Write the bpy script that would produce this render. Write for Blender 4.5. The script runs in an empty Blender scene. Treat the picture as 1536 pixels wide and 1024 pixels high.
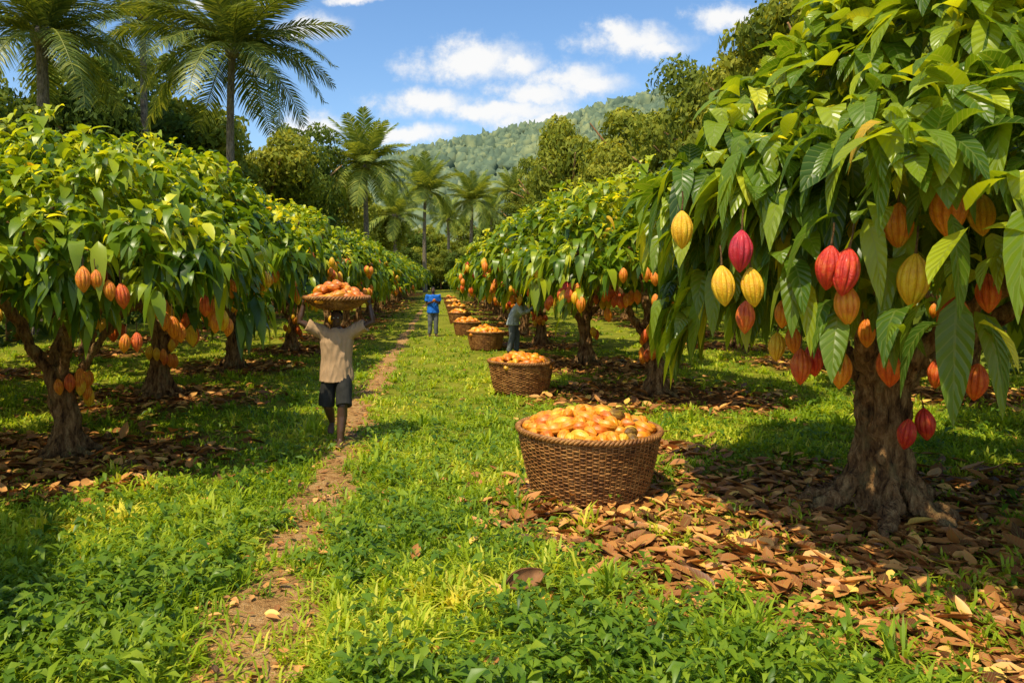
import bpy, math, random
import numpy as np
from mathutils import Vector, Matrix, noise as mnoise
rng = np.random.default_rng(11); random.seed(11)
sc = bpy.context.scene; C = sc.collection
PI = math.pi
CAMZ = 2.1; FP = 1109.0; VX = 665.0; HY = 415.0
def at(px, py, Y):
    return Vector(((px-VX)/FP*Y, Y, CAMZ-(py-HY)/FP*Y))

# ------------------------------------------------------------ object helpers
def tag(o, label=None, cat=None, group=None, kind=None):
    if label: o['label'] = label
    if cat: o['category'] = cat
    if group: o['group'] = group
    if kind: o['kind'] = kind
    return o
def empty(name, loc=(0, 0, 0), rz=0.0):
    o = bpy.data.objects.new(name, None); C.objects.link(o)
    o.location = loc; o.rotation_euler = (0, 0, rz); o.empty_display_size = .2
    return o
def link(name, me, parent=None):
    o = bpy.data.objects.new(name, me); C.objects.link(o)
    if parent: o.parent = parent
    return o
def np_mesh(name, V, F, mat, tint=None, luv=None, smooth=True):
    me = bpy.data.meshes.new(name)
    V = np.asarray(V, dtype=np.float32).reshape(-1, 3); F = np.asarray(F, dtype=np.int32)
    k = F.shape[1]
    me.vertices.add(len(V)); me.vertices.foreach_set('co', V.ravel())
    me.loops.add(F.size); me.loops.foreach_set('vertex_index', F.ravel())
    me.polygons.add(len(F)); me.polygons.foreach_set('loop_start', np.arange(0, F.size, k, dtype=np.int32))
    me.update(calc_edges=True)
    if smooth: me.polygons.foreach_set('use_smooth', np.ones(len(F), dtype=bool))
    if tint is not None:
        a = me.attributes.new('tint', 'FLOAT', 'POINT'); a.data.foreach_set('value', np.asarray(tint, dtype=np.float32).ravel())
    if luv is not None:
        a = me.attributes.new('luv', 'FLOAT_VECTOR', 'POINT'); a.data.foreach_set('vector', np.asarray(luv, dtype=np.float32).ravel())
    me.materials.append(mat)
    return me
class MB:
    def __init__(s): s.v = []; s.f = []
    def add(s, V, F):
        b = len(s.v); s.v += [tuple(p) for p in V]; s.f += [[b+i for i in f] for f in F]
    def tube(s, pts, rad, n=10, ref=None, caps=True, closed=False):
        P = np.array(pts, float); m = len(P); R = np.array(rad, float)
        if R.ndim == 0: R = np.full((m, 2), float(R))
        if R.ndim == 1: R = np.stack([R, R], 1)
        if closed: T = np.roll(P, -1, 0)-np.roll(P, 1, 0)
        else: T = np.gradient(P, axis=0)
        T /= np.linalg.norm(T, axis=1)[:, None]+1e-12
        u = np.array(ref if ref is not None else ((1, 0, 0) if abs(T[0][0]) < .8 else (0, 1, 0)), float)
        V = []; a = np.linspace(0, 2*PI, n, endpoint=False)
        for i in range(m):
            u = u-T[i]*u.dot(T[i]); u /= np.linalg.norm(u)+1e-12
            w = np.cross(T[i], u)
            for t in a: V.append(P[i]+u*math.cos(t)*R[i, 0]+w*math.sin(t)*R[i, 1])
        F = []
        for i in range(m if closed else m-1):
            i2 = (i+1) % m
            for j in range(n):
                j2 = (j+1) % n
                F.append([i*n+j, i*n+j2, i2*n+j2, i2*n+j])
        if caps and not closed:
            F.append([j for j in range(n)][::-1]); F.append([(m-1)*n+j for j in range(n)])
        s.add(V, F); return s
    def ell(s, c, r, nu=14, nv=9, rot=None):
        V = []; F = []
        M = rot if rot is not None else Matrix.Identity(3)
        c = Vector(c)
        V.append(c+M @ Vector((0, 0, -r[2])))
        for i in range(1, nv):
            ph = -PI/2+PI*i/nv
            for j in range(nu):
                th = 2*PI*j/nu
                V.append(c+M @ Vector((r[0]*math.cos(ph)*math.cos(th), r[1]*math.cos(ph)*math.sin(th), r[2]*math.sin(ph))))
        V.append(c+M @ Vector((0, 0, r[2])))
        for j in range(nu):
            j2 = (j+1) % nu
            F.append([0, 1+j2, 1+j]); F.append([len(V)-1, 1+(nv-2)*nu+j, 1+(nv-2)*nu+j2])
            for i in range(nv-2): F.append([1+i*nu+j, 1+i*nu+j2, 1+(i+1)*nu+j2, 1+(i+1)*nu+j])
        s.add(V, F); return s
    def mesh(s, name, mat=None, smooth=True):
        me = bpy.data.meshes.new(name); me.from_pydata(s.v, [], s.f); me.update()
        if smooth: me.polygons.foreach_set('use_smooth', [True]*len(me.polygons))
        if mat: me.materials.append(mat)
        return me
def fuse(mb, name, mat, voxel, it=3, disp=0, dscale=6., zst=1.0, ridge=0):
    o = bpy.data.objects.new('tmp', mb.mesh('tmp')); C.objects.link(o)
    m = o.modifiers.new('r', 'REMESH'); m.mode = 'VOXEL'; m.voxel_size = voxel
    if it:
        m2 = o.modifiers.new('s', 'SMOOTH'); m2.factor = .5; m2.iterations = it
    dg = bpy.context.evaluated_depsgraph_get()
    me = bpy.data.meshes.new_from_object(o.evaluated_get(dg))
    tm = o.data; bpy.data.objects.remove(o); bpy.data.meshes.remove(tm)
    me.name = name; me.materials.clear(); me.materials.append(mat)
    if disp:
        me.update()
        co = [(v.co.copy(), v.normal.copy()) for v in me.vertices]
        for v, (p, nn) in zip(me.vertices, co):
            q = Vector((p.x, p.y, p.z*zst))*dscale
            d_ = mnoise.noise(q)+.5*mnoise.noise(q*2.3)
            if ridge: d_ += ridge*(.5-abs(mnoise.noise(Vector((p.x*2.6, p.y*2.6, p.z*.8))*dscale*.6))*2.2)
            v.co = p+nn*disp*d_
    me.polygons.foreach_set('use_smooth', [True]*len(me.polygons)); me.update()
    return me

# ------------------------------------------------------------ materials
class NT:
    def __init__(s, name):
        s.m = bpy.data.materials.new(name); s.m.use_nodes = True; s.t = s.m.node_tree; s.t.nodes.clear()
        s.out = s.n('ShaderNodeOutputMaterial')
    def n(s, typ, **kw):
        nd = s.t.nodes.new(typ)
        for k, v in kw.items(): setattr(nd, k, v)
        return nd
    def l(s, a, b): s.t.links.new(a, b)
    def math(s, op, a, b=None, c=None):
        nd = s.n('ShaderNodeMath', operation=op)
        for i, v in enumerate((a, b, c)):
            if v is None: continue
            if isinstance(v, (int, float)): nd.inputs[i].default_value = v
            else: s.l(v, nd.inputs[i])
        return nd.outputs[0]
    def ramp(s, fac, stops):
        nd = s.n('ShaderNodeValToRGB'); e = nd.color_ramp.elements
        while len(e) < len(stops): e.new(.5)
        for el, (p, c) in zip(e, stops): el.position = p; el.color = (*c, 1) if len(c) == 3 else c
        s.l(fac, nd.inputs[0]); return nd.outputs[0]
    def noise(s, scale, detail=4, rough=.55, vec=None):
        nd = s.n('ShaderNodeTexNoise'); nd.inputs['Scale'].default_value = scale
        nd.inputs['Detail'].default_value = detail; nd.inputs['Roughness'].default_value = rough
        if vec is None:
            if not hasattr(s, 'tc'): s.tc = s.n('ShaderNodeTexCoord')
            vec = s.tc.outputs['Object']
        s.l(vec, nd.inputs['Vector']); return nd.outputs['Fac']
    def mix(s, f, a, b, bt='MIX'):
        nd = s.n('ShaderNodeMix', data_type='RGBA', blend_type=bt)
        if isinstance(f, (int, float)): nd.inputs[0].default_value = f
        else: s.l(f, nd.inputs[0])
        for i, v in ((6, a), (7, b)):
            if isinstance(v, tuple): nd.inputs[i].default_value = (*v, 1)
            else: s.l(v, nd.inputs[i])
        return nd.outputs[2]
    def bump(s, h, st=.5, dist=.02):
        nd = s.n('ShaderNodeBump'); nd.inputs['Strength'].default_value = st; nd.inputs['Distance'].default_value = dist
        s.l(h, nd.inputs['Height']); return nd.outputs[0]
    def bsdf(s, col, rough=.6, bump=None, spec=.4, trans=0, tcol=None, coat=0):
        p = s.n('ShaderNodeBsdfPrincipled'); p.inputs['Specular IOR Level'].default_value = spec
        if isinstance(col, tuple): p.inputs['Base Color'].default_value = (*col, 1)
        else: s.l(col, p.inputs['Base Color'])
        if isinstance(rough, (int, float)): p.inputs['Roughness'].default_value = rough
        else: s.l(rough, p.inputs['Roughness'])
        if coat: p.inputs['Coat Weight'].default_value = coat; p.inputs['Coat Roughness'].default_value = .25
        if bump is not None: s.l(bump, p.inputs['Normal'])
        if trans:
            t = s.n('ShaderNodeBsdfTranslucent')
            if tcol is None: tcol = col
            if isinstance(tcol, tuple): t.inputs[0].default_value = (*tcol, 1)
            else: s.l(tcol, t.inputs[0])
            mx = s.n('ShaderNodeMixShader'); mx.inputs[0].default_value = trans
            s.l(p.outputs[0], mx.inputs[1]); s.l(t.outputs[0], mx.inputs[2]); s.l(mx.outputs[0], s.out.inputs[0])
        else: s.l(p.outputs[0], s.out.inputs[0])
        return s.m
def mulc(c, k): return tuple(min(.92, x*k) for x in c)
def leaf_mat(name, stops, rough=.42, trans=.4, veins=0, tmul=(1.7, 1.45, .6), spec=.35, k=1.0):
    stops = [(p, mulc(c, k)) for p, c in stops]
    t = NT(name)
    a = t.n('ShaderNodeAttribute', attribute_name='tint')
    col = t.ramp(a.outputs['Fac'], stops)
    bmp = None
    if veins:
        u = t.n('ShaderNodeAttribute', attribute_name='luv'); sp = t.n('ShaderNodeSeparateXYZ'); t.l(u.outputs['Vector'], sp.inputs[0])
        ax = t.math('ABSOLUTE', sp.outputs[0])
        ph = t.math('FRACT', t.math('SUBTRACT', t.math('MULTIPLY', sp.outputs[1], 9.), t.math('MULTIPLY', ax, 1.6)))
        d = t.math('ABSOLUTE', t.math('SUBTRACT', ph, .5))
        v1 = t.math('LESS_THAN', d, .07); v2 = t.math('LESS_THAN', ax, .07)
        v = t.math('MAXIMUM', v1, v2)
        col2 = t.mix(t.math('MULTIPLY', v, .38), col, mulc((.22, .26, .06), k*.8))
        if veins == 2:
            h = t.math('SUBTRACT', t.math('MULTIPLY', d, 1.), t.math('MULTIPLY', v2, .6))
            bmp = t.bump(h, .7, .014)
    else: col2 = col
    tc = t.mix(1.0, col2, tmul, 'MULTIPLY')
    return t.bsdf(col2, rough, bmp, spec, trans, tc)
M = {}
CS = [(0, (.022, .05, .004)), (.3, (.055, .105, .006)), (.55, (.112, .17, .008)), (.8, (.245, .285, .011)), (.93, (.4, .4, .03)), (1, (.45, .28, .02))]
M['cacao_near'] = leaf_mat('cacao_leaf_near', CS, .33, .45, 2, (2.1, 1.65, .45), .45, k=1.75)
M['cacao'] = leaf_mat('cacao_leaf', CS, .34, .45, 0, (2.1, 1.65, .45), .42, k=1.72)
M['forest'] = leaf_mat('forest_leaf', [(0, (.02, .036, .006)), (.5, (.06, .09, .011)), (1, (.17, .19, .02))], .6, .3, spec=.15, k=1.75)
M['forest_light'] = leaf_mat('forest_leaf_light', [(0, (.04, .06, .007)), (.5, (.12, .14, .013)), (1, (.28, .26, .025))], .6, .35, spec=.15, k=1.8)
t = NT('hill_leaf_haze'); a = t.n('ShaderNodeAttribute', attribute_name='tint')
M['hilltree'] = t.bsdf(t.ramp(a.outputs['Fac'], [(0, (.085, .125, .085)), (.5, (.14, .185, .11)), (1, (.25, .275, .13))]), 1.0, None, 0)  # pale bluish-green leaf colours with distance haze painted in
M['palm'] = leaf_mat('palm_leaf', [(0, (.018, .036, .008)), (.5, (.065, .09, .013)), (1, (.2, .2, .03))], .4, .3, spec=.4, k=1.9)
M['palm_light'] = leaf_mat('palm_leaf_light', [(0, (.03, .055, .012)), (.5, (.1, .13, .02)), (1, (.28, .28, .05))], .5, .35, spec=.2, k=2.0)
M['grass'] = leaf_mat('grass_blade', [(0, (.05, .098, .006)), (.35, (.125, .185, .009)), (.7, (.23, .28, .014)), (1, (.42, .37, .05))], .5, .45, 0, (1.55, 1.4, .5), spec=.25, k=1.9)
M['weed'] = leaf_mat('weed_leaf', [(0, (.025, .065, .006)), (.5, (.08, .14, .009)), (1, (.21, .26, .015))], .4, .42, 0, (1.65, 1.4, .6), spec=.35, k=1.8)
M['litter'] = leaf_mat('dry_leaf', [(0, (.055, .018, .006)), (.3, (.145, .048, .013)), (.65, (.32, .125, .03)), (.9, (.5, .25, .07)), (1, (.53, .32, .06))], .5, .08, 1, (1.2, 1.0, .6), spec=.4, k=1.65)
def m_bark(name, c0, c1, c2, moss=(.27, .23, .09)):
    t = NT(name); tc = t.n('ShaderNodeTexCoord'); t.tc = tc
    mp = t.n('ShaderNodeMapping'); mp.inputs['Scale'].default_value = (1, 1, .28); t.l(tc.outputs['Object'], mp.inputs[0])
    n1 = t.noise(16, 6, .7, mp.outputs[0]); n2 = t.noise(4.5, 4, .6); n3 = t.noise(45, 3)
    c = t.ramp(n1, [(.36, c0), (.5, c1), (.66, c2)])
    c = t.mix(t.ramp(n2, [(.52, (0, 0, 0)), (.72, (.6, .6, .6))]), c, moss)
    h = t.math('ADD', n1, t.math('MULTIPLY', n3, .4))
    return t.bsdf(c, .85, t.bump(h, 1.0, .1), .2)
M['bark'] = m_bark('cacao_bark', (.055, .022, .008), (.29, .145, .052), (.58, .34, .14))
M['palmbark'] = m_bark('palm_bark', (.1, .08, .06), (.26, .2, .14), (.42, .34, .25))
def m_pod(name, a, b, c, rough=.38, coat=.15, bst=.5, dk=.6):
    t = NT(name); n = t.noise(4.5, 5, .65); n2 = t.noise(30, 4, .65)
    col = t.ramp(n, [(.28, a), (.5, b), (.72, c)])
    col = t.mix(t.ramp(n2, [(.58, (0, 0, 0)), (.72, (dk, dk, dk))]), col, tuple(x*.45 for x in a))
    return t.bsdf(col, rough, t.bump(n2, bst, .025), .5 if coat else .4, coat=coat)
M['pod_yellow'] = m_pod('pod_yellow', (.68, .27, .004), (.86, .46, .006), (.88, .58, .02))
M['pod_orange'] = m_pod('pod_orange', (.62, .11, .004), (.84, .24, .005), (.88, .39, .01))
M['pod_red'] = m_pod('pod_red', (.4, .01, .006), (.68, .03, .008), (.82, .16, .015))
M['pod_crimson'] = m_pod('pod_crimson', (.3, .004, .018), (.54, .008, .026), (.66, .03, .03))
M['pod_rust'] = m_pod('pod_rust', (.46, .04, .005), (.74, .11, .006), (.84, .26, .015))
M['pod_brown'] = m_pod('pod_brown', (.06, .03, .01), (.2, .1, .015), (.45, .26, .03), .5, 0, .1, 0)
M['heap_orange'] = m_pod('heap_orange', (.58, .15, .008), (.8, .28, .012), (.86, .42, .035), .42, .1, .15, .25)
M['heap_yellow'] = m_pod('heap_yellow', (.66, .27, .012), (.84, .43, .025), (.88, .56, .08), .42, .1, .15, .25)
M['heap_rust'] = m_pod('heap_rust', (.42, .08, .006), (.68, .17, .01), (.8, .31, .03), .42, .1, .15, .25)
def m_wick(name, a, b, c):
    t = NT(name); n = t.noise(9, 4); n2 = t.noise(70, 3)
    col = t.ramp(t.math('ADD', t.math('MULTIPLY', n, .6), t.math('MULTIPLY', n2, .4)), [(.35, a), (.52, b), (.68, c)])
    return t.bsdf(col, .55, t.bump(n2, .5, .006), .35)
M['wicker'] = m_wick('wicker', (.11, .036, .008), (.34, .14, .033), (.58, .3, .085))
def plain(name, col, rough=.8, var=.25, sc_=12, spec=.3, bst=.3):
    t = NT(name); n = t.noise(sc_, 4)
    c = t.ramp(n, [(.3, tuple(x*(1-var) for x in col)), (.7, tuple(min(1, x*(1+var)) for x in col))])
    return t.bsdf(c, rough, t.bump(n, bst, .01), spec)
M['skin'] = plain('skin', (.085, .04, .021), .45, .15, 8, .5)
M['hair'] = plain('hair', (.008, .007, .006), .9)
M['tan'] = plain('tan_cloth', (.46, .29, .155), .9, .14, 7)
M['darkcloth'] = plain('dark_cloth', (.025, .024, .02), .9)
M['blue'] = plain('blue_cloth', (.012, .14, .55), .85)
M['greycloth'] = plain('grey_cloth', (.13, .14, .14), .9)
M['palecloth'] = plain('pale_cloth', (.46, .5, .48), .9)
M['white'] = plain('white_cloth', (.6, .64, .68), .9)
M['eye'] = plain('eye_white', (.5, .48, .45), .3)
M['husk'] = plain('dry_husk', (.24, .11, .04), .75, .5, 9, .3, .8)

# ------------------------------------------------------------ ground masks
R_TREES = [(3.95, 6.65), (3.8, 13.2), (3.42, 17.7), (2.95, 22.4)] + [(2.95, 27+4.6*i) for i in range(16)]
L_TREES = [(-5.25, 4.2), (-4.45, 8.75), (-4.96, 12.9), (-4.8, 16.9), (-4.3, 20.9)] + [(-3.95, 25.4+4.6*i) for i in range(16)]
L2_TREES = [(-9.6+.3*math.sin(i*2.1), 6.5+4.5*i) for i in range(13)]
R2_TREES = [(9.0+.3*math.sin(i*1.7), 8.6+4.5*i) for i in range(12)]
LIT = [(3.9, 6.2, 2.3), (2.3, 5.9, 1.7), (5.6, 6.0, 2.2), (3.2, 4.7, 1.6), (4.8, 4.5, 1.6), (1.5, 6.7, 1.2), (1.7, 5.2, .9), (3.8, 13.0, 2.1), (3.42, 17.4, 1.9), (2.4, 9.0, .8), (-4.3, 8.4, 1.9), (-5.2, 7.8, 1.7), (-4.9, 12.6, 1.8)]
NB = 7
LIT += [(x, y, 1.5) for x, y in R_TREES[3:]+L_TREES[3:]+L2_TREES+R2_TREES]
LIT = np.array(LIT)
def sn(x, y, s=1.0, p=0.0):
    x = x*s+p; y = y*s-p
    return (np.sin(1.7*x+2.1*np.sin(.9*y+p))+np.sin(2.3*y+1.7*np.sin(1.3*x))+.6*np.sin(4.1*x-3.2*y+1.1)+.5*np.sin(5.3*y+4.7*x))/3.1
def path_x(y): return np.where(y < 12, -.93-.035*y, -1.35)+.05*np.sin(y*.9)
def path_w(y): return (np.clip(.52-.038*y, .18, .38)-np.clip((y-11)*.006, 0, .13))*(1+.25*np.sin(y*1.9)+.15*np.sin(y*4.3+1))
def path_m(x, y):
    d = np.abs(x-path_x(y))+.14*sn(x, y, 2.2)+.12*sn(x, y, 6., 1.)
    return np.clip((path_w(y)-d)/.24+.5, 0, 1)*np.clip(1.25-y/60, .5, 1)*np.clip(1.1+.35*sn(x, y, 1.6, 9.), .6, 1)
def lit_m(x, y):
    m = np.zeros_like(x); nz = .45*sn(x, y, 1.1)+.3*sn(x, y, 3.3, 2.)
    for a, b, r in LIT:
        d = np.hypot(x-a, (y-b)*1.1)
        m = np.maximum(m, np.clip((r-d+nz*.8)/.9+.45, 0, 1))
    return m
def gh(x, y):
    return .035*sn(x, y, .35)+.015*sn(x, y, 1.5)
xs = np.concatenate([-np.geomspace(900, 14, 22), np.arange(-13.6, 13.7, .16), np.geomspace(14, 900, 22)])
ys = np.concatenate([[-60, -20, -8], np.arange(-4, 34, .16), np.geomspace(34.2, 1200, 60)])
X, Y = np.meshgrid(xs, ys); nx = len(xs); ny = len(ys)
Z = gh(X, Y)*np.clip(1.3-np.hypot(X, Y)/60, 0, 1)
Vg = np.stack([X, Y, Z], -1).reshape(-1, 3)
ii = (np.arange(ny-1)[:, None]*nx+np.arange(nx-1)[None]).ravel()
Fg = np.stack([ii, ii+1, ii+nx+1, ii+nx], 1)
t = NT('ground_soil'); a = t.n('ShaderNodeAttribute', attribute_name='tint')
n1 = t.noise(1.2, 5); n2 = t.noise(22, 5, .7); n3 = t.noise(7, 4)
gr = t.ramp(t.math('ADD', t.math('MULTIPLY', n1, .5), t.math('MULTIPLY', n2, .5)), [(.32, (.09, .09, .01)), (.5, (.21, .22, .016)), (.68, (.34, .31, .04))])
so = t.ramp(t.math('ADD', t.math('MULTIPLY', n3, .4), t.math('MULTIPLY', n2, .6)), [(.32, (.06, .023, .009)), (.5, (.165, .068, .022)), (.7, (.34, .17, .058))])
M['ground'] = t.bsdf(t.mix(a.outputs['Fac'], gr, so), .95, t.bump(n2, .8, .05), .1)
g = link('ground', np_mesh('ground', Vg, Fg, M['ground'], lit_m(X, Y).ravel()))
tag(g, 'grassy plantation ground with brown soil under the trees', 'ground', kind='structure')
yy = np.concatenate([np.arange(-2, 30, .1), np.arange(30, 60, .8)]); k = np.linspace(-1, 1, 9)[None]; yc = yy[:, None]
w = np.maximum(path_w(yc)+.09, .05)
PX = path_x(yc)+k*w*(1+.16*np.sin(yc*3.1)+.2*np.sin(7.7*yc+2)*np.sign(k)+.14*np.sin(17*yc+k*4))
PY = np.repeat(yc, 9, 1)
PZ = gh(PX, PY)*np.clip(1.3-np.hypot(PX, PY)/60, 0, 1)+.012-.016*(np.abs(k)**2)
ii = (np.arange(len(yy)-1)[:, None]*9+np.arange(8)[None]).ravel()
t = NT('path_dirt'); n1 = t.noise(5, 5, .65); n2 = t.noise(45, 4, .7)
c = t.ramp(t.math('ADD', t.math('MULTIPLY', n1, .5), t.math('MULTIPLY', n2, .5)), [(.34, (.22, .09, .028)), (.5, (.56, .3, .1)), (.66, (.76, .5, .23))])
M['path'] = t.bsdf(c, .95, t.bump(t.math('ADD', n1, n2), 1., .05), .1)
tag(link('path', np_mesh('path', np.stack([PX, PY, PZ], -1), np.stack([ii, ii+1, ii+10, ii+9], 1), M['path'])),
    'narrow worn dirt footpath running between the tree rows', 'path', kind='structure')

# ------------------------------------------------------------ leaves
def norm(a): return a/(np.linalg.norm(a, axis=-1, keepdims=True)+1e-9)
def leaves(P, D, L, W, droop, fold=.25, seg=4, roll=None, tint=None):
    N = len(P); D = norm(D)
    up = np.tile([0, 0, 1.], (N, 1))
    S = np.cross(D, up)+1e-4; S = norm(S)
    Nn = norm(np.cross(S, D))
    if roll is not None:
        c = np.cos(roll)[:, None]; s = np.sin(roll)[:, None]
        S, Nn = S*c+Nn*s, Nn*c-S*s
    tt = np.linspace(0, 1, seg+1)
    prof = np.sin(PI*np.clip(tt, 0, 1)**.8)**.75; prof[0] = .06; prof[-1] = .02
    V = np.zeros((N, seg+1, 3, 3)); U = np.zeros((N, seg+1, 3, 3))
    for i, q in enumerate(tt):
        c = P+D*(L*(q-droop*q*q*.35))[:, None]+np.array([0, 0, -1.])*(L*droop*q*q)[:, None]
        ww = (W*prof[i]*.5)[:, None]
        V[:, i, 1] = c
        V[:, i, 0] = c-S*ww+Nn*ww*fold
        V[:, i, 2] = c+S*ww+Nn*ww*fold
        U[:, i, 0, 0] = -1; U[:, i, 2, 0] = 1; U[:, i, :, 1] = q
    b = (np.arange(N)*(seg+1)*3)[:, None, None]
    r = (np.arange(seg)*3)[None, :, None]
    q0 = np.array([[0, 1, 4, 3], [1, 2, 5, 4]])
    F = (b[..., None]+r[..., None]+q0[None, None]).reshape(-1, 4)
    T = np.repeat(tint if tint is not None else rng.random(N), (seg+1)*3)
    return V.reshape(-1, 3), F, T, U.reshape(-1, 3)

def cacao_crown(name, seed, ncl, nl, c=(0, 0, 2.55), r=2.35, rz=1.5, p=1.8, size=.3, seg=3, skirt=.6, clear=None, base=None, mat='cacao', wr=.33, lobk=1.0, rough=.14, hang=.3, f2=.25):
    g = np.random.default_rng(seed)
    n2 = int(ncl*f2); n3 = int(ncl*.1); n1 = ncl-n2-n3
    az = g.random(ncl)*2*PI
    lob = 1+lobk*(.09*np.sin(3*az+seed)+.07*np.sin(5*az+2*seed)+.05*np.sin(9*az+seed*3))
    d = np.concatenate([np.sqrt(g.random(n1)), .68+.34*g.random(n2), np.sqrt(g.random(n3))*.8])
    z = np.zeros(ncl)
    bump = 1+.1*lobk*np.sin(4*az+5*d+seed)
    z[:n1] = (rz*(1-d[:n1]**p))*bump[:n1]-g.exponential(rough, n1)+rough*.5*g.normal(size=n1)
    z[n1:n1+n2] = .2-skirt*g.random(n2)*(1+.6*np.sin(6*az[n1:n1+n2]+seed))
    z[n1+n2:] = -.1+g.random(n3)*rz*(1-d[n1+n2:]**p)*.8
    P = np.stack([c[0]+np.cos(az)*d*r*lob, c[1]+np.sin(az)*d*r*lob, c[2]+z], 1)
    nrm = np.stack([np.cos(az)*d*1.2, np.sin(az)*d*1.2, np.full(ncl, .6)], 1)
    nrm[n1:n1+n2, 2] = -.05
    nrm = norm(nrm+.3*g.normal(size=(ncl, 3)))
    Pc = np.repeat(P, nl, 0); A = np.repeat(nrm, nl, 0); N = len(Pc)
    rv = norm(g.normal(size=(N, 3))); tang = norm(rv-A*np.sum(rv*A, 1)[:, None])
    D = norm(A*.6+tang*(.55+.5*g.random(N))[:, None]+np.array([0, 0, .12]))
    Pc = Pc+D*.03+g.normal(size=(N, 3))*.05
    top_tint = np.repeat(np.clip(z/rz, 0, 1)*.18+g.normal(size=ncl)*.15, nl)  # tint rises towards the crown top and varies per cluster
    T = np.clip(.45+top_tint+g.normal(size=N)*.17, 0, .93)
    T[g.random(N) < .005] = 1.0
    L = size*(.6+.75*g.random(N)); L *= np.where(T > .75, .82, 1)
    W = L*(wr+.1*g.random(N)); dr = .3+.65*g.random(N)
    top = np.repeat(np.arange(ncl) < n1, nl)
    dr = np.where(top, dr*.92, dr+hang); L = np.where(top, L, L*.95)
    if clear is not None:
        mid = Pc+D*(L*.5)[:, None]-np.array([0, 0, 1.])*(L*dr*.3)[:, None]+np.array(base)
        cam = np.array([0, 0, CAMZ]); keep = np.ones(N, bool)
        for (q, hh) in clear:
            q = np.array(q); v = q-cam; tq = (mid-cam) @ v/(v @ v)
            off = mid-cam-tq[:, None]*v; dist = np.sqrt(off[:, 0]**2+off[:, 1]**2+(off[:, 2]*.8)**2)
            keep &= ~((tq > .2) & (tq < 1.02) & (dist < hh*tq*.58+.06))
        Pc, D, L, W, dr, T = Pc[keep], D[keep], L[keep], W[keep], dr[keep], T[keep]
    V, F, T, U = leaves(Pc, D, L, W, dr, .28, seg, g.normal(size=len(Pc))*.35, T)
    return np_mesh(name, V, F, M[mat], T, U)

def bez(a, b, c, n):
    return [tuple((1-t)**2*np.array(a)+2*t*(1-t)*np.array(b)+t*t*np.array(c)) for t in np.linspace(0, 1, n)]
def trunk_mesh(name, seed, r0, hf, R, zt, nl, voxel, lean=(0, 0), off=(0, 0), roots=7, spread=1.0, mid=(.28, .3, .6), rk=1.0, lk=1.0):
    g = random.Random(seed); mb = MB()
    fx, fy = lean
    pts = [(0, 0, -.15), (0, 0, 0), (.02, .01, hf*.25), (fx*.5+g.uniform(-.03, .03), fy*.5, hf*.6), (fx, fy, hf), (fx*1.05, fy*1.05, hf+.12)]
    mb.tube(pts, [r0*1.35, r0*1.3, r0*1.0, r0*.86, r0*.95, r0*.6], 16)
    for i in range(roots):
        a = 2*PI*i/roots+g.uniform(-.3, .3); q = g.uniform(2.0, 2.9)*spread; a2 = a+g.uniform(-.35, .35)
        mb.tube([(math.cos(a)*r0*.7, math.sin(a)*r0*.7, hf*.68), (math.cos(a)*r0*.92, math.sin(a)*r0*.92, hf*.32), (math.cos(a)*r0*1.45, math.sin(a)*r0*1.45, hf*.13), (math.cos(a2)*r0*q*.75, math.sin(a2)*r0*q*.75, hf*.06), (math.cos(a2)*r0*q, math.sin(a2)*r0*q, -.02)],
                [r0*.15*rk, r0*.25*rk, r0*.32*rk, r0*.27*rk, r0*.15*rk], 8)
    for i in range(12):
        a = g.uniform(0, 2*PI); z = g.uniform(.15, 1.05)*hf
        mb.ell((math.cos(a)*r0*.8+fx*z/hf, math.sin(a)*r0*.8+fy*z/hf, z), (r0*.28, r0*.28, r0*g.uniform(.25, .7)), 8, 6)
    for i in range(nl):
        a = 2*PI*i/nl+g.uniform(-.3, .3)
        rr = R*g.uniform(.6, .85)
        e = (off[0]+math.cos(a)*rr, off[1]+math.sin(a)*rr, zt+g.uniform(-.4, .5))
        m_ = (fx+math.cos(a)*R*mid[0], fy+math.sin(a)*R*mid[0], hf+(zt-hf)*g.uniform(mid[1], mid[2]))
        s = (fx+math.cos(a)*r0*.3, fy+math.sin(a)*r0*.3, hf-.15)
        P = bez(s, m_, e, 9)
        P = [(x+g.uniform(-1, 1)*.05, y+g.uniform(-1, 1)*.05, z+g.uniform(-1, 1)*.035) if 0 < k_ < 8 else (x, y, z) for k_, (x, y, z) in enumerate(P)]
        rl = r0*g.uniform(.4, .54)*lk
        mb.tube(P, list(np.linspace(rl, max(.035, r0*.12), 9)), 10)
        for k_ in (4, 6):
            b = P[k_]; a2 = a+g.choice((-1, 1))*g.uniform(.4, 1.2); ln = R*g.uniform(.25, .4)
            e2 = (b[0]+math.cos(a2)*ln, b[1]+math.sin(a2)*ln, b[2]+g.uniform(.35, .9))
            mm = ((b[0]+e2[0])/2+g.uniform(-.1, .1), (b[1]+e2[1])/2+g.uniform(-.1, .1), (b[2]+e2[2])/2-.08)
            mb.tube(bez(b, mm, e2, 5), list(np.linspace(max(.04, rl*.45), .028, 5)), 8)
    return fuse(mb, name, M['bark'], voxel, 1, r0*.16, 8, .4, 1.0)

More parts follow.
